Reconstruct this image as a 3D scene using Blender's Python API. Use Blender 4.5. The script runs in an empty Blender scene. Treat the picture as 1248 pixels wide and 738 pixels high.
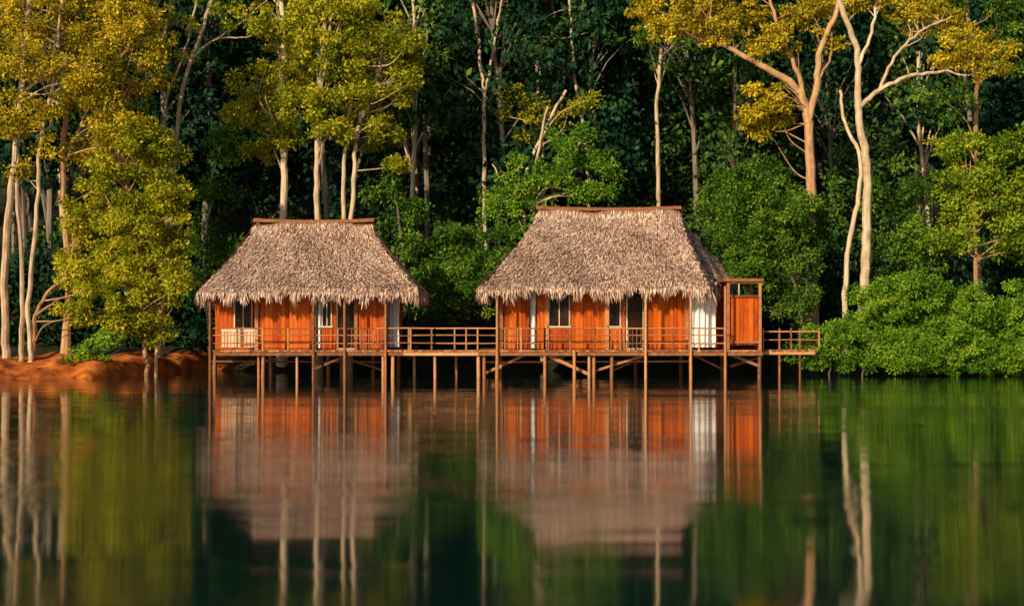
import bpy, math, random
import numpy as np
from mathutils import Vector, Matrix
random.seed(7); rng=np.random.default_rng(7)
scene=bpy.context.scene
scene.view_settings.view_transform='Standard'
try: scene.view_settings.look='None'
except Exception: pass
scene.view_settings.exposure=0
F=1800.0; CAMY=-60.0; CAMZ=2.0
def W(px,py,Y):
    s=F/(Y-CAMY)
    return np.array([(px-624)/s, Y, CAMZ+(400-py)/s])
def X(px,Y=0.0): return (px-624)*(Y-CAMY)/F
def Z(py,Y=0.0): return CAMZ+(400-py)*(Y-CAMY)/F

# ---------------- materials ----------------
def newmat(name):
    m=bpy.data.materials.new(name); m.use_nodes=True
    nt=m.node_tree; nt.nodes.clear()
    out=nt.nodes.new('ShaderNodeOutputMaterial')
    return m,nt,out
def ramp(nt,stops):
    r=nt.nodes.new('ShaderNodeValToRGB')
    e=r.color_ramp.elements
    while len(e)<len(stops): e.new(0.5)
    for i,(p,c) in enumerate(stops):
        e[i].position=p; e[i].color=(c[0],c[1],c[2],1)
    return r
def noise(nt,scale,detail=3,vec=None,stretch=None):
    n=nt.nodes.new('ShaderNodeTexNoise'); n.inputs['Scale'].default_value=scale; n.inputs['Detail'].default_value=detail
    tc=nt.nodes.new('ShaderNodeTexCoord'); src=tc.outputs['Object']
    if stretch:
        mp=nt.nodes.new('ShaderNodeMapping'); mp.inputs['Scale'].default_value=stretch
        nt.links.new(src,mp.inputs['Vector']); src=mp.outputs['Vector']
    nt.links.new(src,n.inputs['Vector'])
    return n
def math_(nt,op,a,b):
    n=nt.nodes.new('ShaderNodeMath'); n.operation=op
    for i,v in enumerate((a,b)):
        if hasattr(v,'is_linked') or hasattr(v,'links'): nt.links.new(v,n.inputs[i])
        else: n.inputs[i].default_value=v
    return n.outputs[0]
def rnd_attr(nt):
    a=nt.nodes.new('ShaderNodeAttribute'); a.attribute_name='rnd'
    return a.outputs['Fac']
def leafmat(name,dark,mid,light,trans=0.3):
    m,nt,out=newmat(name)
    r=ramp(nt,[(0.08,dark),(0.48,mid),(0.92,light)])
    nt.links.new(rnd_attr(nt),r.inputs['Fac'])
    p=nt.nodes.new('ShaderNodeBsdfDiffuse'); nt.links.new(r.outputs['Color'],p.inputs['Color'])
    if trans<=0:
        nt.links.new(p.outputs[0],out.inputs['Surface']); return m
    t=nt.nodes.new('ShaderNodeBsdfTranslucent')
    nt.links.new(r.outputs['Color'],t.inputs['Color'])
    mx=nt.nodes.new('ShaderNodeMixShader'); mx.inputs['Fac'].default_value=trans
    nt.links.new(p.outputs[0],mx.inputs[1]); nt.links.new(t.outputs[0],mx.inputs[2])
    nt.links.new(mx.outputs[0],out.inputs['Surface'])
    return m
def surfmat(name,stops,nscale=3,stretch=None,rough=0.7,rw=0.5,bump=0.3,detail=4,spec=0.3):
    m,nt,out=newmat(name)
    n=noise(nt,nscale,detail,stretch=stretch)
    f=math_(nt,'ADD',math_(nt,'MULTIPLY',rnd_attr(nt),rw),math_(nt,'MULTIPLY',n.outputs['Fac'],1.0-rw))
    r=ramp(nt,stops); nt.links.new(f,r.inputs['Fac'])
    p=nt.nodes.new('ShaderNodeBsdfPrincipled'); p.inputs['Roughness'].default_value=rough
    p.inputs['Specular IOR Level'].default_value=spec
    nt.links.new(r.outputs['Color'],p.inputs['Base Color'])
    if bump>0:
        b=nt.nodes.new('ShaderNodeBump'); b.inputs['Strength'].default_value=bump; b.inputs['Distance'].default_value=0.03
        nt.links.new(n.outputs['Fac'],b.inputs['Height']); nt.links.new(b.outputs[0],p.inputs['Normal'])
    nt.links.new(p.outputs[0],out.inputs['Surface'])
    return m
L_gold=leafmat('leaf_golden',(0.09,0.09,0.006),(0.46,0.37,0.018),(0.92,0.70,0.06),0.38)
L_yg=leafmat('leaf_yellow_green',(0.06,0.10,0.008),(0.34,0.36,0.018),(0.74,0.63,0.045),0.38)
L_lime=leafmat('leaf_lime',(0.04,0.10,0.008),(0.20,0.31,0.018),(0.50,0.53,0.045),0.33)
L_green=leafmat('leaf_green',(0.018,0.06,0.010),(0.08,0.18,0.02),(0.26,0.38,0.04),0.3)
L_mang=leafmat('leaf_mangrove',(0.03,0.10,0.010),(0.13,0.29,0.02),(0.38,0.50,0.045),0.3)
L_shade=leafmat('leaf_deep_shade',(0.004,0.019,0.011),(0.013,0.046,0.022),(0.045,0.105,0.035),0)  # darkened albedo: background forest shade painted into the leaf colour
L_shade2=leafmat('leaf_mid_shade',(0.010,0.034,0.012),(0.042,0.10,0.025),(0.15,0.22,0.035),0)  # lighter step of the same, forest shading put into the leaf colour
B_pale=surfmat('bark_pale',[(0.2,(0.22,0.14,0.08)),(0.5,(0.55,0.40,0.26)),(0.8,(0.76,0.61,0.44))],2.5,(2,2,0.7),0.8,0.25,0.5)
B_warm=surfmat('bark_warm',[(0.2,(0.16,0.08,0.04)),(0.5,(0.44,0.24,0.12)),(0.8,(0.60,0.38,0.20))],2.5,(2,2,0.7),0.8,0.25,0.5)
B_dark=surfmat('bark_dim',[(0.2,(0.05,0.04,0.03)),(0.5,(0.15,0.12,0.09)),(0.8,(0.28,0.23,0.18))],1.5,(2,2,0.5),0.85,0.25,0.3)
M_board=surfmat('orange_boards',[(0.2,(0.18,0.022,0.003)),(0.5,(0.47,0.078,0.006)),(0.8,(0.68,0.155,0.015))],7,(3,3,0.3),0.5,0.35,0.35,spec=0.10)
M_brown=surfmat('weathered_timber',[(0.2,(0.10,0.035,0.015)),(0.5,(0.36,0.135,0.05)),(0.85,(0.62,0.32,0.15))],6,(1,1,1),0.65,0.5,0.3)
M_trim=surfmat('light_trim',[(0.1,(0.40,0.26,0.16)),(0.5,(0.62,0.46,0.32)),(0.9,(0.75,0.62,0.48))],6,(1,1,1),0.6,0.4,0.2)
M_white=surfmat('white_cloth',[(0.1,(0.66,0.66,0.66)),(0.9,(0.84,0.84,0.84))],3,(1,1,1),0.85,0.3,0.1)
M_thatch=surfmat('thatch',[(0.1,(0.09,0.045,0.03)),(0.38,(0.36,0.215,0.155)),(0.64,(0.60,0.405,0.31)),(0.94,(0.90,0.71,0.60))],1.2,(1,1,1),0.85,0.72,0.2)
M_glass,nt,out=newmat('dark_glass')
p=nt.nodes.new('ShaderNodeBsdfPrincipled'); p.inputs['Roughness'].default_value=0.25; p.inputs['Specular IOR Level'].default_value=0.12
n=noise(nt,1.5); r=ramp(nt,[(0.3,(0.008,0.004,0.003)),(0.8,(0.05,0.025,0.015))]); nt.links.new(n.outputs['Fac'],r.inputs['Fac']); nt.links.new(r.outputs['Color'],p.inputs['Base Color'])
nt.links.new(p.outputs[0],out.inputs['Surface'])

# ground material
M_ground,nt,out=newmat('forest_floor_and_clay_bank')
n1=noise(nt,1.6,6)
rs=ramp(nt,[(0.3,(0.16,0.035,0.010)),(0.5,(0.46,0.115,0.018)),(0.7,(0.66,0.23,0.045))]); nt.links.new(n1.outputs['Fac'],rs.inputs['Fac'])
rd=ramp(nt,[(0.3,(0.012,0.014,0.006)),(0.55,(0.03,0.028,0.012)),(0.8,(0.05,0.05,0.02))]); nt.links.new(n1.outputs['Fac'],rd.inputs['Fac'])
a=nt.nodes.new('ShaderNodeAttribute'); a.attribute_name='clay'
mixc=nt.nodes.new('ShaderNodeMix'); mixc.data_type='RGBA'
nt.links.new(math_(nt,'MULTIPLY',a.outputs['Fac'],1.0),mixc.inputs[0])
nt.links.new(rd.outputs['Color'],mixc.inputs[6]); nt.links.new(rs.outputs['Color'],mixc.inputs[7])
p=nt.nodes.new('ShaderNodeBsdfPrincipled'); p.inputs['Roughness'].default_value=0.9; p.inputs['Specular IOR Level'].default_value=0.15
nt.links.new(mixc.outputs[2],p.inputs['Base Color'])
b=nt.nodes.new('ShaderNodeBump'); b.inputs['Strength'].default_value=0.8; b.inputs['Distance'].default_value=0.15
nt.links.new(n1.outputs['Fac'],b.inputs['Height']); nt.links.new(b.outputs[0],p.inputs['Normal'])
nt.links.new(p.outputs[0],out.inputs['Surface'])

# water
M_water,nt,out=newmat('lake_water')
p=nt.nodes.new('ShaderNodeBsdfPrincipled')
p.inputs['Base Color'].default_value=(0.002,0.016,0.014,1); p.inputs['Roughness'].default_value=0.05; p.inputs['IOR'].default_value=2.2
na=noise(nt,1.0,2,stretch=(0.12,0.6,1)); nb=noise(nt,1.0,2,stretch=(0.55,3.4,1)); nc=noise(nt,1.0,1,stretch=(0.04,0.16,1))
pc=math_(nt,'POWER',nc.outputs['Fac'],3.0)
h=math_(nt,'ADD',math_(nt,'MULTIPLY',na.outputs['Fac'],0.040),math_(nt,'MULTIPLY',math_(nt,'MULTIPLY',nb.outputs['Fac'],pc),0.19))
b=nt.nodes.new('ShaderNodeBump'); b.inputs['Strength'].default_value=0.35; b.inputs['Distance'].default_value=1.0
nt.links.new(h,b.inputs['Height']); nt.links.new(b.outputs[0],p.inputs['Normal'])
nt.links.new(p.outputs[0],out.inputs['Surface'])

# ---------------- mesh builder ----------------
class MB:
    def __init__(s): s.V=[];s.Q=[];s.M=[];s.R=[];s.n=0
    def add(s,v,q,mat,r):
        v=np.asarray(v,float); q=np.asarray(q,int)
        s.V.append(v); s.Q.append(q+s.n); s.M.append(np.full(len(q),mat,int))
        s.R.append(np.full(len(v),r,float) if np.isscalar(r) else np.asarray(r,float)); s.n+=len(v)
    def box(s,x0,x1,y0,y1,z0,z1,mat=0,r=None):
        if r is None: r=random.random()
        v=[(x0,y0,z0),(x1,y0,z0),(x1,y1,z0),(x0,y1,z0),(x0,y0,z1),(x1,y0,z1),(x1,y1,z1),(x0,y1,z1)]
        s.add(v,[(0,3,2,1),(4,5,6,7),(0,1,5,4),(1,2,6,5),(2,3,7,6),(3,0,4,7)],mat,r)
    def tube(s,P,Rr,sides=8,mat=0,r=None,wob=0.0):
        P=np.asarray(P,float); n=len(P); Rr=np.broadcast_to(np.asarray(Rr,float),(n,))
        if r is None: r=random.random()
        T=np.gradient(P,axis=0); T/=np.linalg.norm(T,axis=1)[:,None]+1e-9
        ref=np.array([0,1.0,0]) if abs(T[0][1])<0.8 else np.array([1.0,0,0])
        U=np.cross(T,ref); U/=np.linalg.norm(U,axis=1)[:,None]+1e-9
        Wv=np.cross(T,U)
        a=np.arange(sides)/sides*2*np.pi+ (np.pi/4 if sides==4 else 0)
        rad=Rr[:,None]*(1+wob*rng.uniform(-1,1,(n,sides)))
        v=P[:,None,:]+rad[:,:,None]*(np.cos(a)[None,:,None]*U[:,None,:]+np.sin(a)[None,:,None]*Wv[:,None,:])
        v=v.reshape(-1,3); q=[]
        for i in range(n-1):
            for j in range(sides):
                k=(j+1)%sides
                q.append((i*sides+j,i*sides+k,(i+1)*sides+k,(i+1)*sides+j))
        if sides==4: q+= [(3,2,1,0),tuple((n-1)*4+i for i in range(4))]
        s.add(v,q,mat,r)
    def beam(s,p,q,w,mat=0,r=None): s.tube([p,q],[w*0.7071]*2,4,mat,r)
    def leaves(s,C,D,N,Ln,Wd,mat,r):
        D=D/(np.linalg.norm(D,axis=1)[:,None]+1e-9)
        S=np.cross(D,N); S/=np.linalg.norm(S,axis=1)[:,None]+1e-9
        L=np.asarray(Ln)[:,None]; w=np.asarray(Wd)[:,None]*0.5
        a=C; b_=C+D*L*0.45+S*w; c=C+D*L; d=C+D*L*0.45-S*w
        v=np.stack([a,b_,c,d],1).reshape(-1,3)
        q=np.arange(len(C)*4).reshape(-1,4)
        s.add(v,q,mat,np.repeat(r,4))
    def mesh(s,name,mats,smooth=False):
        me=bpy.data.meshes.new(name)
        V=np.concatenate(s.V); Q=np.concatenate(s.Q); M=np.concatenate(s.M); R=np.concatenate(s.R)
        me.vertices.add(len(V)); me.vertices.foreach_set('co',V.ravel().astype(np.float32))
        me.loops.add(len(Q)*4); me.loops.foreach_set('vertex_index',Q.ravel().astype(np.int32))
        me.polygons.add(len(Q)); me.polygons.foreach_set('loop_start',(np.arange(len(Q))*4).astype(np.int32))
        for m in mats: me.materials.append(m)
        me.polygons.foreach_set('material_index',M.astype(np.int32))
        me.update(calc_edges=True)
        at=me.attributes.new('rnd','FLOAT','POINT'); at.data.foreach_set('value',R.astype(np.float32))
        me.polygons.foreach_set('use_smooth',np.full(len(Q),smooth,bool))
        return me
    def obj(s,name,mats,parent=None,smooth=False):
        o=bpy.data.objects.new(name,s.mesh(name,mats,smooth)); scene.collection.objects.link(o)
        if parent:
            o.parent=parent; o.matrix_parent_inverse=Matrix.Translation(-parent.location)
        return o
def empty(name,loc):
    e=bpy.data.objects.new(name,None); e.location=loc; e.empty_display_size=0.5
    scene.collection.objects.link(e); return e

# ---------------- terrain ----------------
def sstep(a,b,x):
    t=np.clip((x-a)/(b-a),0,1); return t*t*(3-2*t)
def shore(x):
    x=np.asarray(x,float)
    left=1-sstep(-17.2,-13.8,x); right=sstep(10.3,13,x)
    base=9.5+0.6*np.sin(x*0.7)
    s=base*(1-left-right)+left*(-0.9+0.5*np.sin(x*1.3)+0.3*np.sin(x*3.1+1))+right*(3.2+0.5*np.sin(x*0.9))
    return s
def height(x,y):
    x=np.asarray(x,float); y=np.asarray(y,float)
    d=y-shore(x)
    lf=1-sstep(-17,-13.5,x)
    wob=0.10*np.sin(x*1.7+y*0.8)+0.08*np.sin(x*0.6-y*1.9+2)+0.05*np.sin(x*4.1+y*3.3)+0.03*np.sin(x*9.1-y*5.3)
    up=(0.75-0.10*lf)*(1-np.exp(-np.maximum(d,0)/1.1))+0.03*np.maximum(d,0)+wob*sstep(0,1.5,d)
    hill=0.42*np.maximum(0,y-20)
    hill=np.where(hill>40,40+8*(1-np.exp(-(hill-40)/8)),hill)
    dn=np.maximum(-3.0,d*0.4)
    return np.where(d>0,up+hill,dn)
def axis(lo,a,b,hi,st,n):
    f=np.arange(a,b+1e-6,st)
    l=a-(a-lo)*(np.linspace(1,0,n,endpoint=False)**2); r=b+(hi-b)*(np.linspace(0,1,n+1)[1:]**2)
    return np.concatenate([l,f,r])
xs=axis(-900,-28,28,900,0.2,30); ys=axis(-700,-4,24,900,0.2,36)
GX,GY=np.meshgrid(xs,ys); GZ=height(GX,GY)
nx,ny=len(xs),len(ys)
g=MB(); idx=np.arange(nx*ny).reshape(ny,nx)
q=np.stack([idx[:-1,:-1],idx[:-1,1:],idx[1:,1:],idx[1:,:-1]],-1).reshape(-1,4)
g.add(np.stack([GX,GY,GZ],-1).reshape(-1,3),q,0,0.5)
go=g.obj('ground',[M_ground],smooth=True)
clay=(1-sstep(-14.5,-12.5,GX))*(1-sstep(3.5,7,GY-shore(GX)))
at=go.data.attributes.new('clay','FLOAT','POINT'); at.data.foreach_set('value',clay.ravel().astype(np.float32))
w=MB(); w.add([(-900,-700,0),(900,-700,0),(900,16,0),(-900,16,0)],[(0,1,2,3)],0,0.5)
w.obj('lake_water',[M_water])

# ---------------- trees ----------------
def spline(P,n=6):
    P=np.asarray(P,float)
    if len(P)<3: 
        t=np.linspace(0,1,n+1)[:,None]; return P[0]*(1-t)+P[-1]*t
    Q=np.vstack([2*P[0]-P[1],P,2*P[-1]-P[-2]]); out=[]
    for i in range(1,len(Q)-2):
        for t in np.arange(n)/n:
            a,b_,c,d=Q[i-1:i+3]
            out.append(0.5*((2*b_)+(-a+c)*t+(2*a-5*b_+4*c-d)*t*t+(-a+3*b_-3*c+d)*t**3))
    out.append(P[-1]); return np.array(out)
def clump_leaves(mb,cen,rc,nl,size,mat,flat=0.6,droop=0.3,bias=0.0):
    cr=rng.random()
    d=rng.normal(size=(nl,3)); d/=np.linalg.norm(d,axis=1)[:,None]
    rad=rc*rng.random(nl)**0.45
    asp=rng.uniform(0.75,1.25,3)
    pos=cen+d*rad[:,None]*np.array([asp[0],asp[1],flat*asp[2]])
    D=d*0.8+rng.normal(size=(nl,3))*0.6+np.array([0,0,-droop])
    N=d*0.5+np.array([0,-0.2,0.6])+rng.normal(size=(nl,3))*0.5
    L=size*rng.uniform(0.7,1.35,nl)
    mb.leaves(pos,D,N,L,L*rng.uniform(0.45,0.65,nl),mat,np.clip(0.48*rng.random(nl)+0.46*cr+0.03+bias,0,1))
def tree(name,Y,trunks,blobs,lm,bm,dens=1.0,size=0.16,rc=0.55,nl=130,toground=True,flat=0.6,branch=0.4,sides=9):
    mb=MB(); segs=[]
    for (pts,r0,r1,*rest) in trunks:
        g_=rest[0] if rest else toground
        dY=rest[1] if len(rest)>1 else 0
        P=[W(p[0],p[1],Y+dY+(p[2] if len(p)>2 else 0)) for p in pts]
        if g_:
            z=float(height(P[0][0],P[0][1]))-0.25
            if P[0][2]>z+0.3: P=[np.array([P[0][0]+random.uniform(-.1,.1),P[0][1],z])]+P
        S=spline(P,6); S[1:-1]+=rng.normal(size=S[1:-1].shape)*0.025
        t=np.linspace(0,1,len(S)); R=r0+(r1-r0)*t
        if g_: R=R+r0*0.5*np.exp(-t*18)
        mb.tube(S,R,sides,0,wob=0.06); segs.append(S)
    allp=np.vstack(segs) if segs else None
    for bl in blobs:
        px,py,rx,ry=bl[:4]; dY=bl[4] if len(bl)>4 else random.uniform(-0.8,0.8); dm=bl[5] if len(bl)>5 else 1
        bb=random.uniform(-0.08,0.08)
        s=F/(Y+dY-CAMY); c=W(px,py,Y+dY); ax=rx/s; az=ry/s; ay=max(0.7,min(ax,az)*1.0)
        n=max(4,int(dens*dm*2.6*ax*az/(rc*rc)))
        d=rng.normal(size=(n,3)); d/=np.linalg.norm(d,axis=1)[:,None]
        rr=rng.random(n)**0.4*rng.uniform(0.85,1.12,n)
        C=c+d*rr[:,None]*np.array([ax,ay,az])
        for k in range(n):
            r_=rc*rng.uniform(0.55,1.3)
            clump_leaves(mb,C[k],r_,int(nl*(r_/rc)**1.6),size,1,flat,bias=bb)
            if allp is not None and random.random()<branch:
                dd=np.linalg.norm(allp-C[k],axis=1)+np.where(allp[:,2]>C[k][2]-0.1,3,0)
                cand=np.argsort(dd)[:6]; a=allp[random.choice(list(cand))]; L=np.linalg.norm(C[k]-a)
                if L<3.5:
                    m_=(a+C[k])/2+np.array([0,0,rng.uniform(-0.1,0.2)*L])+rng.normal(size=3)*0.10*L
                    mb.tube(spline([a,m_,C[k]],4),np.linspace(0.012+0.010*L,0.006,9),5,0)
    return mb.obj(name,[bm,lm])

# left golden group
tree('birch_like_tree',2.5,[
  ([(8,428),(6,330),(14,230),(24,140),(30,60),(42,-40)],0.19,0.10),
  ([(26,428),(28,330),(20,220),(26,150)],0.13,0.06),
  ([(38,430),(34,370),(46,250),(50,170),(66,90),(78,-20)],0.12,0.06)],
  [(30,60,55,45),(75,20,60,40),(20,140,35,30),(95,80,45,40),(60,130,36,30,0,0.8),(10,10,40,40),(15,205,18,40,0,0.5),(62,185,20,24,0,0.5)],L_gold,B_pale,1.1,0.15,0.5,130)
tree('golden_forest_tree',3.5,[
  ([(80,432),(84,330),(76,220),(80,110),(78,0),(84,-60)],0.17,0.08),
  ([(80,330),(110,250),(140,180),(150,100)],0.08,0.04,False),
  ([(78,200),(110,130),(150,60),(160,10)],0.07,0.03,False)],
  [(150,30,50,45),(120,110,50,40),(175,95,30,40),(110,175,35,35,0,0.7),(150,165,36,40),(130,-10,70,30),(185,40,24,34)],L_gold,B_warm,1.1,0.15,0.5,130)
tree('dense_leafy_tree',2.6,[
  ([(178,436),(172,350),(160,260),(150,190)],0.11,0.05),
  ([(190,438),(196,380),(205,300),(200,220)],0.09,0.04),
  ([(40,432),(44,385),(62,352),(90,335)],0.13,0.05)],
  [(160,190,50,45),(200,195,30,50),(120,255,45,45),(180,270,52,55),(98,325,38,38),(150,340,62,45),(203,330,32,50),(130,385,52,28),(215,250,20,42),(165,290,40,40,0.8),(180,392,40,22)],L_yg,B_warm,1.2,0.15,0.45,145)
tree('slender_tree',6,[
  ([(196,420),(204,300),(212,200),(222,110),(246,40),(262,-20)],0.12,0.07),
  ([(200,180),(204,120),(226,60),(240,0)],0.07,0.04,False),
  ([(232,75),(262,48),(300,46),(318,30)],0.05,0.02,False),
  ([(262,48),(290,30),(330,-4)],0.04,0.02,False)],
  [(262,0,40,20,0,0.6),(310,30,30,20,0,0.5),(222,35,22,40,0,0.5)],L_yg,B_pale,0.8,0.15,0.42,110)
tree('bank_shrub',1.0,[],[(112,430,24,13),(95,436,14,8),(135,414,20,10)],L_mang,B_dark,1.2,0.13,0.3,90)
# trees behind left hut
tree('tall_forest_tree',9.5,[
  ([(345,300),(346,200),(343,110),(345,40),(340,-50)],0.20,0.10)],
  [(330,100,50,40),(345,40,45,40),(300,140,32,28),(350,160,30,22),(320,185,24,12),(340,-20,50,30)],L_yg,B_pale,1.2,0.17,0.5,130)
tree('tall_forest_tree',8.5,[
  ([(388,300),(386,210),(390,120),(396,30),(400,-60)],0.16,0.08)],
  [(400,70,50,40),(380,120,38,32),(400,10,60,35),(400,160,30,18)],L_yg,B_pale,1.2,0.17,0.5,130)
tree('tall_forest_tree',9,[
  ([(418,300),(420,200),(428,120),(440,40)],0.12,0.06),
  ([(428,300),(432,220),(436,160),(460,90),(470,20)],0.13,0.06)],
  [(450,110,48,38),(480,60,42,40),(430,30,50,40),(455,165,44,22),(475,195,22,14),(500,100,24,26)],L_yg,B_pale,1.2,0.17,0.5,130)
tree('understory_tree',12,[([(255,400),(250,300),(262,220)],0.12,0.05)],
  [(255,230,45,35),(245,290,35,40),(270,180,40,30),(265,340,40,40)],L_green,B_dark,0.9,0.18,0.6,100,branch=0)
tree('understory_tree',11,[([(500,400),(490,300),(480,220)],0.12,0.05)],
  [(490,250,36,30),(500,310,32,40),(470,230,28,22),(520,350,40,36)],L_green,B_dark,0.9,0.18,0.6,100,branch=0)
# centre
tree('bright_understory_tree',11,[
  ([(660,330),(650,250),(655,190),(668,130)],0.12,0.05),
  ([(652,250),(690,200),(710,170)],0.07,0.03,False),([(652,260),(620,230),(600,200)],0.06,0.03,False)],
  [(700,185,42,28),(655,215,48,28),(735,205,28,26),(610,240,38,24),(680,235,60,22),(725,240,34,20),(640,265,50,24)],L_mang,B_pale,0.9,0.16,0.5,120,branch=0.15)
tree('golden_crown_tree',14,[([(640,300),(640,220),(668,150),(690,110)],0.12,0.06)],
  [(672,140,42,22),(640,165,30,16),(705,125,24,16),(620,125,22,20)],L_yg,B_pale,0.8,0.17,0.5,110,branch=0.15)
tree('lakeside_bush',8.6,[],[(545,335,36,30),(575,300,45,32),(540,372,34,24),(590,345,34,40),(555,285,28,22),(620,300,50,30)],L_green,B_dark,1.1,0.16,0.45,120)
tree('pale_slender_tree',14,[
  ([(592,330),(590,200),(590,120),(583,50),(572,-20)],0.12,0.07),
  ([(590,120),(602,60),(612,-10)],0.07,0.05,False)],[(570,0,40,18,0,0.5)],L_green,B_pale,0.6,0.2,0.6,90)
tree('pale_slender_tree',14,[
  ([(803,330),(803,220),(800,130),(806,60)],0.13,0.08)],[(800,50,50,34)],L_green,B_pale,0.7,0.2,0.6,100)
tree('pale_slender_tree',16,[
  ([(662,200),(655,100),(652,20),(648,-40)],0.09,0.06),([(716,200),(700,90),(694,0),(690,-40)],0.08,0.06)],[(655,50,36,24),(720,20,46,26),(530,60,30,40)],L_shade2,B_pale,0.9,0.2,0.6,90)
# right
tree('feathery_round_tree',6.5,[
  ([(980,420),(970,350),(940,290),(925,240)],0.12,0.05),([(975,400),(985,330),(975,270)],0.09,0.04)],
  [(915,225,50,32),(880,250,38,34),(955,255,42,44),(910,280,58,40),(965,315,38,38),(920,325,50,36),(975,365,26,34),(930,365,40,26)],L_green,B_dark,1.2,0.14,0.42,140,flat=0.75,branch=0.1)
tree('spreading_canopy_tree',10,[
  ([(990,330),(988,220),(984,140),(968,105),(925,78),(880,55),(850,48)],0.30,0.07),
  ([(984,150),(996,100),(1000,60),(1018,20),(1030,-30)],0.18,0.09,False),
  ([(984,140),(972,90),(950,40),(935,-10)],0.13,0.06,False),
  ([(996,100),(1012,70),(1014,40)],0.08,0.03,False)],
  [(812,28,44,20),(860,36,40,18),(900,14,50,22),(945,48,34,22),(990,14,44,22),(1010,50,22,14,0,0.6),(935,115,34,24),(915,150,22,20),(945,150,24,14),(790,10,34,16),(850,-5,60,20)],L_gold,B_warm,1.15,0.16,0.45,125)
tree('white_trunk_tree',5,[
  ([(1054,340),(1056,280),(1056,200),(1048,150),(1046,110),(1044,60),(1026,10),(1012,-40)],0.22,0.10),
  ([(1030,370),(1034,300),(1046,240),(1048,190),(1030,150),(1024,110)],0.13,0.06),
  ([(1048,130),(1072,110),(1110,92),(1150,86),(1190,62)],0.12,0.04,False),
  ([(1072,110),(1090,70),(1120,40),(1160,20)],0.08,0.03,False),
  ([(1046,80),(1062,40),(1070,-20)],0.09,0.05,False),
  ([(1150,86),(1180,92),(1205,80)],0.05,0.02,False)],
  [(1180,55,40,20),(1205,85,30,14),(1140,28,44,20),(1160,72,34,12),(1060,-5,60,18),(1215,60,26,16),(1110,10,40,16)],L_gold,B_pale,1.0,0.15,0.42,120)
tree('warm_trunk_tree',9,[
  ([(1192,330),(1190,200),(1190,100),(1180,20),(1175,-40)],0.14,0.08)],
  [(1180,-5,60,24),(1150,120,40,24,0,0.7),(1230,60,40,40,0,0.8),(1230,10,40,30)],L_green,B_warm,0.9,0.17,0.5,110,branch=0.15)
tree('leafy_bank_tree',6,[([(1190,400),(1188,300),(1185,220)],0.14,0.06)],
  [(1175,180,48,26),(1215,200,44,36),(1160,220,36,28),(1200,255,56,36),(1240,290,34,40),(1165,290,34,30),(1225,165,30,18),(1190,225,40,30)],L_lime,B_warm,1.1,0.17,0.5,130,branch=0.15)
tree('shaded_bush',8,[],[(1100,230,46,44),(1120,300,50,34),(1090,300,34,46),(1000,260,24,60)],L_green,B_dark,0.8,0.17,0.55,110)
tree('mangrove_bush',1.6,[([(1010,462),(1012,440)],0.05,0.03),([(1050,462),(1055,440)],0.05,0.03)],
  [(1010,415,38,26),(985,432,26,16),(1050,410,44,32),(1090,425,42,24),(1030,440,58,12),(1110,438,50,14),(1135,426,34,20)],L_mang,B_dark,1.4,0.11,0.34,125,branch=0)
tree('mangrove_bush',2.0,[],
  [(1085,362,46,34),(1130,390,48,40),(1175,372,40,34),(1215,405,44,40),(1165,420,46,28),(1240,370,30,40),(1235,425,34,26),(1060,380,36,30),(1180,442,60,12),(1240,446,40,11),(1120,350,40,26),(1140,448,40,8),(1215,450,40,8)],L_mang,B_dark,1.4,0.12,0.36,125)
tree('shoreline_bush',10.5,[],[(330,405,60,24),(420,405,60,24),(500,408,60,26),(240,400,34,30),(560,405,50,28),(640,405,60,24),(740,405,70,24),(840,400,50,26),(910,395,40,30),(960,395,34,30)],L_shade,B_dark,0.8,0.2,0.6,100)

# distant forest instanced
def fmesh(name,H,crown0,cr,n,trunkr,lm,bm,size=0.38,nl=52,rc=0.95):
    mb=MB(); bend=rng.normal(size=(5,2))*0.35
    P=np.array([[bend[i][0]*i*0.4,bend[i][1]*i*0.4,H*i/4] for i in range(5)]); P[0,2]=-1.5
    S=spline(P,5); mb.tube(S,np.linspace(trunkr,trunkr*0.35,len(S)),7,0,wob=0.08)
    for k in range(n):
        t=rng.random(); z=H*(crown0+(1.02-crown0)*t); R=cr*math.sqrt(max(0.05,math.sin(math.pi*min(0.97,0.12+0.85*t))))
        a=rng.random()*6.283; rr=R*rng.random()**0.5*rng.uniform(0.8,1.15)
        i=min(len(S)-1,int(z/H*(len(S)-1))); c=S[i]+np.array([math.cos(a)*rr,math.sin(a)*rr,0]); c[2]=z
        r_=rc*rng.uniform(0.6,1.25)
        clump_leaves(mb,c,r_,int(nl*(r_/rc)**1.5),size,1,0.6)
        if k%3==0:
            b0=S[max(0,i-2)]; mb.tube([b0,(b0+c)/2+np.array([0,0,.3]),c],[0.06,0.04,0.015],5,0)
    return mb.mesh(name,[bm,lm])
var=[fmesh('distant_tree_mesh',21,0.38,3.0,100,0.20,L_shade,B_dark),
     fmesh('distant_tree_mesh',25,0.5,2.8,95,0.18,L_shade,B_dark),
     fmesh('distant_tree_mesh',18,0.25,3.2,110,0.18,L_shade,B_dark),
     fmesh('distant_tree_mesh',23,0.45,2.6,90,0.14,L_shade2,B_pale),
     fmesh('distant_tree_mesh',16,0.2,3.0,100,0.16,L_shade2,B_dark)]
shr=[fmesh('understory_mesh',4.5,0.0,2.4,60,0.08,L_shade,B_dark,0.30),
     fmesh('understory_mesh',6.5,0.1,2.4,75,0.08,L_shade2,B_dark,0.30)]
fe=empty('distant_forest',(0,30,0))
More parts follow.
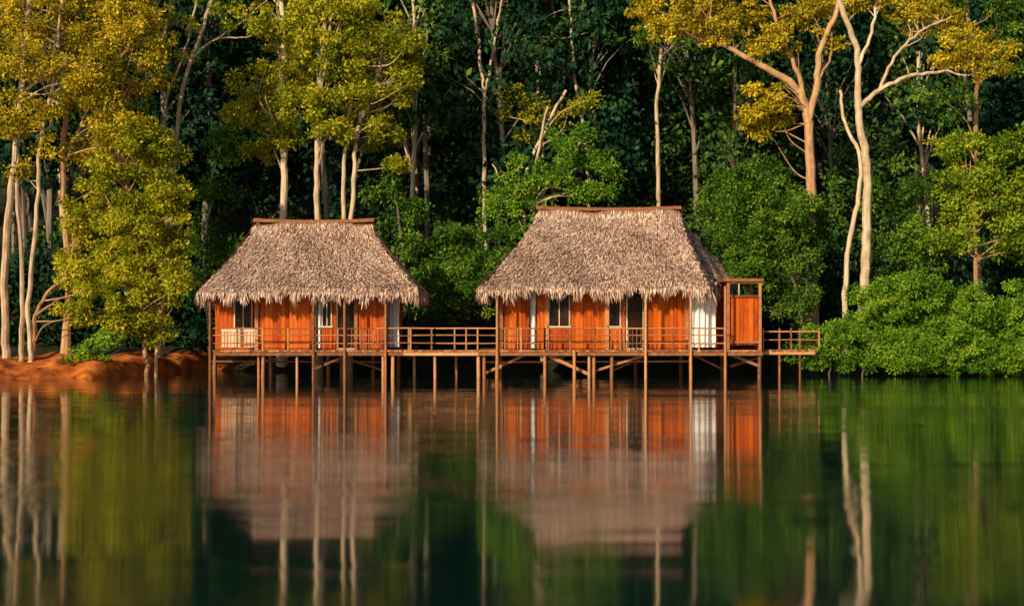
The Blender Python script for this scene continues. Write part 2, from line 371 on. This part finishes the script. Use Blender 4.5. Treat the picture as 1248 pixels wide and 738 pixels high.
def inst(me,x,y,sc,name):
    o=bpy.data.objects.new(name,me); o.location=(x,y-30,float(height(x,y))-0.3)
    o.rotation_euler=(random.uniform(-.04,.04),random.uniform(-.04,.04),random.random()*6.28); o.scale=(sc,sc,sc*random.uniform(0.9,1.15))
    scene.collection.objects.link(o); o.parent=fe
for (y,st,wid) in [(17,4.4,28),(22,4.0,31),(28,4.2,34),(35,4.6,37),(44,5.2,41),(56,6,46)]:
    x=-wid
    while x<wid:
        inst(random.choice(var),x+random.uniform(-1.2,1.2),y+random.uniform(-2.2,2.2),random.uniform(0.8,1.15),'distant_tree')
        x+=st*random.uniform(0.7,1.3)
for (y,st,wid) in [(13.5,3.2,26),(18.5,3.4,28)]:
    x=-wid
    while x<wid:
        inst(random.choice(shr),x+random.uniform(-1,1),y+random.uniform(-1,1),random.uniform(0.8,1.2),'understory_shrub')
        x+=st*random.uniform(0.7,1.3)

# ---------------- huts ----------------
DECK=1.12
def boards(mb,x0,x1,y,z0,z1,mat=0,w=0.17,th=0.035):
    n=max(1,round((x1-x0)/w)); w=(x1-x0)/n
    for i in range(n):
        j=random.uniform(-0.012,0.012)
        mb.box(x0+i*w+0.005,x0+(i+1)*w-0.005,y+j,y+th+j,z0+random.uniform(0,.01),z1,mat)
def boards_y(mb,x,y0,y1,z0,z1,mat=0,w=0.17,th=0.035):
    n=max(1,round((y1-y0)/w)); w=(y1-y0)/n
    for i in range(n):
        j=random.uniform(-0.008,0.008)
        mb.box(x+j,x+th+j,y0+i*w+0.005,y0+(i+1)*w-0.005,z0,z1,mat)
PT=np.array([0,.15,.32,.5,.66,.80,.90,1.0]); PF=np.array([0,.20,.40,.60,.77,.90,.965,1.0])
def thatch_roof(parent,corn,rc_,N=46000):
    base=MB(); st=MB(); corn=[np.array(c,float) for c in corn]; rc_=[np.array(c,float) for c in rc_]
    def surf(k,u,v):
        a,b_=corn[k],corn[(k+1)%4]; c,d=rc_[k],rc_[(k+1)%4]
        E=a+(b_-a)*u[:,None]; Rr=c+(d-c)*u[:,None]
        fr=np.interp(v,PT,PF)[:,None]
        P=E+(Rr-E)*fr; P[:,2]=E[:,2]+(Rr[:,2]-E[:,2])*v
        P[:,2]+=0.05*np.sin(P[:,0]*1.3+k)+0.04*np.sin(P[:,0]*3.1+P[:,1]*2)
        return P
    for k in range(4):
        nu,nv=40,22
        uu,vv=np.meshgrid(np.linspace(0,1,nu),np.linspace(0,1,nv))
        P=surf(k,uu.ravel(),vv.ravel()); idx=np.arange(nu*nv).reshape(nv,nu)
        q=np.stack([idx[:-1,:-1],idx[:-1,1:],idx[1:,1:],idx[1:,:-1]],-1).reshape(-1,4)
        base.add(P,q,0,0.1)
        L=np.linalg.norm(corn[(k+1)%4]-corn[k]); n=int(N*L/32)
        v=rng.random(n)
        Lt=L+(np.linalg.norm(rc_[(k+1)%4]-rc_[k])-L)*v
        keep=rng.random(n)<Lt/L; v=v[keep]; n=len(v)
        rows=22; v=(np.floor(v*rows)+rng.random(n)**1.8*0.95+0.05)/rows
        u=rng.random(n)
        p0=surf(k,u,np.clip(v,0,1)); p1=surf(k,u,np.clip(v-0.07,-0.05,1)); px_=surf(k,np.clip(u+0.01,0,1.01),np.clip(v,0,1))
        D=p1-p0; D/=np.linalg.norm(D,axis=1)[:,None]+1e-9
        T=px_-p0; T/=np.linalg.norm(T,axis=1)[:,None]+1e-9
        Nn=np.cross(D,T); Nn/=np.linalg.norm(Nn,axis=1)[:,None]+1e-9
        Nn*=np.sign(Nn[:,2:3]+1e-6)
        D2=D+Nn*rng.uniform(0.02,0.22,(n,1))+T*rng.normal(0,0.16,(n,1))
        patch=0.5+0.5*np.sin(p0[:,0]*0.9+k+0.7*np.sin(p0[:,2]*3))*np.sin(p0[:,2]*2.1+p0[:,0]*0.5)
        r=np.clip(0.80*rng.random(n)+0.2*patch,0,1)
        st.leaves(p0+Nn*rng.uniform(0.01,0.06,(n,1)),D2,Nn+T*rng.normal(0,0.3,(n,1)),rng.uniform(0.14,0.32,n),rng.uniform(0.035,0.085,n),0,r)
        m=int(170*L); u=rng.random(m); e=surf(k,u,rng.uniform(0,0.05,m))
        outd=np.cross(corn[(k+1)%4]-corn[k],[0,0,1.0]); outd/=np.linalg.norm(outd)
        e=e+outd*rng.uniform(-0.18,0.06,(m,1))
        ln=(0.24+0.11*np.sin(u*L*5.0+np.sin(u*L*1.7)*2)+0.10*np.sin(u*L*11.3+np.sin(u*L*2.3)))*rng.uniform(0.7,1.6,m)+0.1
        D=np.tile([0,0,-1.0],(m,1))+outd*0.22+rng.normal(0,0.14,(m,3))
        st.leaves(e,D,np.tile(outd,(m,1))+rng.normal(0,.3,(m,3)),ln,rng.uniform(0.03,0.07,m),0,np.clip(rng.random(m)*0.8+0.1,0,1))
    base.obj('roof_base',[M_thatch],parent,True); st.obj('roof_thatch',[M_thatch],parent)
    c=MB(); a=(rc_[0]+rc_[3])/2; b_=(rc_[1]+rc_[2])/2
    P=np.array([a+(b_-a)*t+np.array([0,0,0.06+0.07*(2*t-1)**2]) for t in np.linspace(-0.012,1.012,9)])
    for yy in (-0.16,0,0.16):
        c.tube(P+np.array([0,yy,0.03 if yy==0 else -0.03]),[0.06]*9,7,0,0.3)
    c.obj('ridge_cap',[M_brown],parent)

def window(h,x0,x1,y,z0,z1,mull=1):
    fw=0.06
    h['frame'].box(x0,x0+fw,y-0.05,y+0.03,z0,z1); h['frame'].box(x1-fw,x1,y-0.05,y+0.03,z0,z1)
    h['frame'].box(x0+fw,x1-fw,y-0.045,y+0.03,z1-fw,z1); h['frame'].box(x0-0.03,x1+0.03,y-0.09,y+0.03,z0-0.06,z0-0.002)
    h['glass'].box(x0+fw,x1-fw,y,y+0.02,z0,z1-fw)
    for i in range(mull):
        xm=x0+(x1-x0)*(i+1)/(mull+1); h['frame'].box(xm-0.02,xm+0.02,y-0.035,y-0.003,z0,z1-fw)
def curtain(mb,x0,x1,y,z0,z1,folds=6):
    n=60; xs_=np.linspace(x0,x1,n); rows=7; v=[]
    for j in range(rows):
        t=j/(rows-1); z=z0+(z1-z0)*t
        amp=0.07*(1-0.45*t)
        for i,x in enumerate(xs_): v.append((x+0.02*math.sin(i*.9+j),y+amp*math.sin(i/n*folds*6.283+0.4*math.sin(j)),z))
    q=[(j*n+i,j*n+i+1,(j+1)*n+i+1,(j+1)*n+i) for j in range(rows-1) for i in range(n-1)]
    mb.add(v,q,0,0.6)

def hut(pxL,pxR,segs,Yw,Yb,ztop,loc,porch_l=None):
    e=empty('thatched_hut',loc)
    h={k:MB() for k in('walls','frame','glass','posts','cloth')}
    for (kind,a,b_,*ex) in segs:
        x0,x1=X(a,Yw),X(b_,Yw)
        if kind=='panel': boards(h['walls'],x0,x1,Yw,DECK,ztop)
        elif kind=='win':
            zs=Z(397,Yw); boards(h['walls'],x0,x1,Yw+0.003,DECK,zs-0.065); window(h,x0,x1,Yw,zs,Z(360,Yw)+0.12,ex[0] if ex else 1)
            boards(h['walls'],x0,x1,Yw+0.003,Z(360,Yw)+0.125,ztop)
        elif kind=='door':
            window(h,x0,x1,Yw+0.02,DECK+0.07,Z(360,Yw)+0.15,0)
            boards(h['walls'],x0,x1,Yw+0.003,Z(360,Yw)+0.16,ztop)
        elif kind=='curt':
            curtain(h['cloth'],x0,x1,Yw+0.1,Z(ex[0] if ex else 424,Yw),ztop,ex[1] if len(ex)>1 else 3)
        elif kind=='post':
            h['posts'].box(x0-0.07,x0+0.07,Yw-0.09,Yw-0.02 ,DECK,ztop)
    wl,wr=X(pxL,Yw),X(pxR,Yw)
    boards_y(h['walls'],wl,Yw+0.05,Yb,DECK,ztop); boards_y(h['walls'],wr-0.04,Yw+0.05,Yb,DECK,ztop); boards(h['walls'],wl,wr,Yb,DECK,ztop)
    return e,h
def finish(e,h):
    mats={'walls':M_board,'frame':M_trim,'glass':M_glass,'posts':M_brown,'cloth':M_white}
    nm={'walls':'walls','frame':'window_frames','glass':'window_panes','posts':'corner_posts','cloth':'curtains'}
    for k,v in h.items():
        if v.n: v.obj(nm[k],[mats[k]],e,k=='cloth')
# left hut
Yw=1.0
e,h=hut(313,470,[('panel',313,382),('curt',384,391,424,1),('win',392,405),('panel',406,410),('door',410,434),('panel',435,468),('post',313,0),('post',383,0),('post',434,0),('post',469,0)],Yw,6,3.95,(X(385,3),3,DECK))
x0,x1=X(262,2.8),X(313,2.8)
boards(h['walls'],x0,x1,2.8,DECK,3.95); window(h,X(285,2.75),X(308,2.75),2.74,1.9,3.25)
boards_y(h['walls'],x0,2.85,6,DECK,3.95)
for i in range(12):
    xx=X(264)+i*(X(308)-X(264))/11; h['frame'].box(xx-0.05,xx+0.05,1.3,1.33,DECK+0.1,Z(404,1.3))
h['frame'].box(X(262),X(310),1.26,1.7,Z(404,1.3)+.003,Z(401,1.3)+0.02)
curtain(h['cloth'],X(471,1.2),X(486,1.2),1.6,DECK+0.1,3.9,3); boards(h['walls'],X(486,2.5),X(490,2.5),2.5,DECK,3.9)
Xe0,Xe1=X(240,-0.5),X(511,-0.5); ze=Z(356,-0.5)
zr=Z(272,3.4); r0,r1=X(311,3.4),X(454,3.4)
thatch_roof(e,[(Xe0,-0.5,ze),(Xe1,-0.5,ze),(Xe1-0.1,7.4,ze),(Xe0,7.4,ze)],[(r0,3.2,zr),(r1,3.2,zr),(r1,3.6,zr),(r0,3.6,zr)])
finish(e,h)
# right hut
e,h=hut(611,838,[('panel',611,645),('curt',646,653,424,1),('panel',654,667),('win',668,695,1),('panel',696,740),('win',741,757,0),('panel',758,762),('door',763,785),('panel',786,836),('post',611,0),('post',667,0),('post',740,0),('post',786,0),('post',837,0)],Yw,6.4,4.15,(X(735,3),3,DECK))
curtain(h['cloth'],X(839,1.2),X(873,1.2),1.2,Z(423,1.2),3.9,5)
boards(h['walls'],X(873,2.3),X(884,2.3),2.3,DECK,4.0); boards(h['walls'],X(838,4.5),X(884,4.5),4.5,DECK,4.0)
Xe0,Xe1=X(583,-0.5),X(866,-0.5); ze=Z(352,-0.5)
zr=Z(257,3.6); r0,r1=X(656,3.6),X(828,3.6)
thatch_roof(e,[(Xe0,-0.5,ze),(Xe1,-0.3,ze+0.04),(X(899,6.5),6.8,ze+0.55),(Xe0+0.2,7.6,ze)],[(r0,3.4,zr),(r1,3.4,zr),(r1,3.8,zr),(r0,3.8,zr)],52000)
finish(e,h)
# small shed at right end
e=empty('wooden_bathhouse_shed',(X(906),1.2,DECK)); h={k:MB() for k in('walls','frame','glass','posts','cloth')}
x0,x1=X(887,0.5),X(926,0.5); zt=Z(343,0.5); zm=Z(362,0.5)
boards(h['walls'],x0+.07,x1-.07,0.5,Z(420,0.5),zm,0,0.2); boards_y(h['walls'],x0,0.55,2.6,DECK,zm,0); boards_y(h['walls'],x1-0.04,0.55,2.6,DECK,zm,0); boards(h['walls'],x0,x1,2.6,DECK,zm)
for xx in (x0-0.05,x1-0.06):
    h['posts'].box(xx,xx+0.11,0.38,0.49,0.9,zt); h['posts'].box(xx,xx+0.11,2.65,2.75,0.9,zt)
h['posts'].box(x0+0.06,x1-0.06,0.40,0.48,zm,zm+0.09); h['posts'].box(x0-0.2,x1+0.12,0.25,2.8,zt+0.003,zt+0.12)
h['frame'].box(x0+0.42,x0+0.47,0.42,0.47,zm+0.09,zt)
h['posts'].box(x0+0.06,x1-0.06,0.42,0.47,zt-0.08,zt); h['posts'].box(x0+0.06,x1-0.06,0.40,0.47,Z(418,.5),Z(415,.5))
finish(e,h)

# ---------------- boardwalk ----------------
e=empty('wooden_boardwalk',(0,0,DECK))
dk=MB()
def deck(x0,x1,y0,y1):
    n=int((x1-x0)/0.15)
    for i in range(n):
        a=x0+i*0.15; dk.box(a+0.004,a+0.146,y0+random.uniform(-.02,.02),y1,DECK-0.06+random.uniform(-.004,.004),DECK+random.uniform(-.004,.004))
deck(X(256),X(492),-0.25,6.2); deck(X(492),X(583),-0.25,1.3); deck(X(583),X(928),-0.25,6.6); deck(X(928),X(1000),1.0,2.2)
dk.obj('deck_planks',[M_brown],e)
jb=MB()
for (a,b_,y0) in [(256,492,-0.2),(492,583,-0.19),(583,928,-0.2)]:
    jb.box(X(a),X(b_)-0.004,y0,y0+0.08,DECK-0.22,DECK-0.064); jb.box(X(a),X(b_)-0.004,1.1,1.18,DECK-0.22,DECK-0.064)
jb.box(X(256),X(490),5.9,5.98,DECK-0.24,DECK-0.066); jb.box(X(585),X(926),6.2,6.28,DECK-0.24,DECK-0.066)
jb.box(X(928)+.01,X(1000),1.05,1.12,DECK-0.2,DECK-0.064)
jb.obj('joists',[M_brown],e)
po=MB()
def post(px,y,top,r=0.065,lean=0):
    x=X(px,y); po.tube([(x+lean,y,-1.6),(x+lean*0.3,y,0.3),(x,y,top)],[r*1.1,r,r*0.92],8,0,wob=0.05)
zt1=3.5
for px in (256,382,420): post(px,-0.28,zt1,0.06)
post(470,-0.28,zt1,0.05); post(606,-0.28,zt1,0.06); post(787,-0.28,3.55,0.06); post(842,-0.28,3.55,0.06); post(700,-0.28,DECK,0.07); post(884,-0.28,3.7,0.055)
for px in (315,321,362,467,479,530,583,590,606,664,718,724,746,841,885,926): post(px,-0.1+random.uniform(0,.15),DECK-0.07,random.uniform(0.055,0.085),random.uniform(-.05,.05))
for px in (262,330,400,455,486,610,665,720,775,830,880,925):
    for y in (3.2,5.8): post(px,y,DECK-0.07,0.08,random.uniform(-.05,.05))
for px in (505,530,556,583): post(px,1.2,DECK-0.07,0.06)
for px in (950,975): post(px,1.1,Z(400,1.1),0.05); post(px,2.1,DECK,0.05)
po.obj('stilts',[M_brown],e,True)
br=MB()
def bm_(a,b_,y,wd=0.09): br.beam((X(a[0],y),y,Z(a[1],y)),(X(b_[0],y),y,Z(b_[1],y)),wd)
bm_((384,449),(424,432),0.25); bm_((666,432),(716,455),0.2,0.13); bm_((420,436),(470,452),2.9,0.08); bm_((590,455),(640,432),0.4,0.11); bm_((320,440),(362,432),0.6,0.06); bm_((745,452),(787,434),2.5,0.08)
bm_((845,432),(885,452),2.5,0.08); bm_((886,430),(926,446),0.4,0.12); bm_((890,446),(930,434),1.6,0.10); bm_((258,440),(470,441),1.6,0.07); bm_((590,441),(840,440),1.7,0.07); bm_((724,452),(784,433),0.3,0.09)
br.obj('braces',[M_brown],e)
ra=MB()
def rail(a,b_,y,zs=(0.88,0.60,0.28),bal=None,yb=None):
    for k,z in enumerate(zs):
        segx=np.linspace(a,b_,max(2,int((b_-a)/60)+1))
        for i in range(len(segx)-1):
            sag=random.uniform(-0.02,0.02)
            ra.tube([(X(segx[i],y)-0.02,y,DECK+z),((X(segx[i],y)+X(segx[i+1],y))/2,y+random.uniform(-.01,.01),DECK+z+sag),(X(segx[i+1],y)+0.02,y,DECK+z)],[0.032 if k==0 else 0.022]*3,6,0)
    for px in np.arange(a,b_+1,(b_-a)/max(1,round((b_-a)/32))): ra.box(X(px,y)-0.03,X(px,y)+0.03,y-0.03,y+0.03,DECK,DECK+0.9)
rail(258,382,-0.2); rail(382,530,-0.2); rail(530,606,-0.2); rail(606,664,-0.2); rail(664,787,-0.2); rail(787,884,-0.2)
rail(498,582,1.25); rail(930,998,1.05,(0.75,0.4)); 
for a,b_ in ((606,664),(420,470),(730,785)):
    for px in np.arange(a+4,b_-3,5.2): ra.box(X(px)-0.015,X(px)+0.015,-0.19,-0.165,DECK+0.05,DECK+0.86)
ra.obj('railings',[M_brown],e)

# ---------------- light ----------------
el=math.radians(21); az=math.radians(213)
S=Vector((math.sin(az)*math.cos(el),math.cos(az)*math.cos(el),math.sin(el)))
sd=bpy.data.lights.new('sun','SUN'); sd.energy=5.0; sd.angle=math.radians(0.5); sd.color=(1.0,0.82,0.54)
so=bpy.data.objects.new('sun',sd); scene.collection.objects.link(so); so.rotation_euler=S.to_track_quat('Z','Y').to_euler(); so.location=(-40,-60,40)
wd=bpy.data.worlds.new('World'); scene.world=wd; wd.use_nodes=True; nt=wd.node_tree
sk=nt.nodes.new('ShaderNodeTexSky'); sk.sky_type='NISHITA'; sk.sun_disc=False; sk.sun_elevation=el; sk.sun_rotation=az
nt.links.new(sk.outputs[0],nt.nodes['Background'].inputs[0]); nt.nodes['Background'].inputs[1].default_value=0.085
# camera
cd=bpy.data.cameras.new('camera'); cd.lens=36*F/1248; cd.shift_y=31/1248; cd.clip_end=3000
cd.dof.use_dof=True; cd.dof.focus_distance=60.5; cd.dof.aperture_fstop=0.38
co=bpy.data.objects.new('camera',cd); scene.collection.objects.link(co); co.location=(0,CAMY,CAMZ); co.rotation_euler=(math.pi/2,0,0)
scene.camera=co
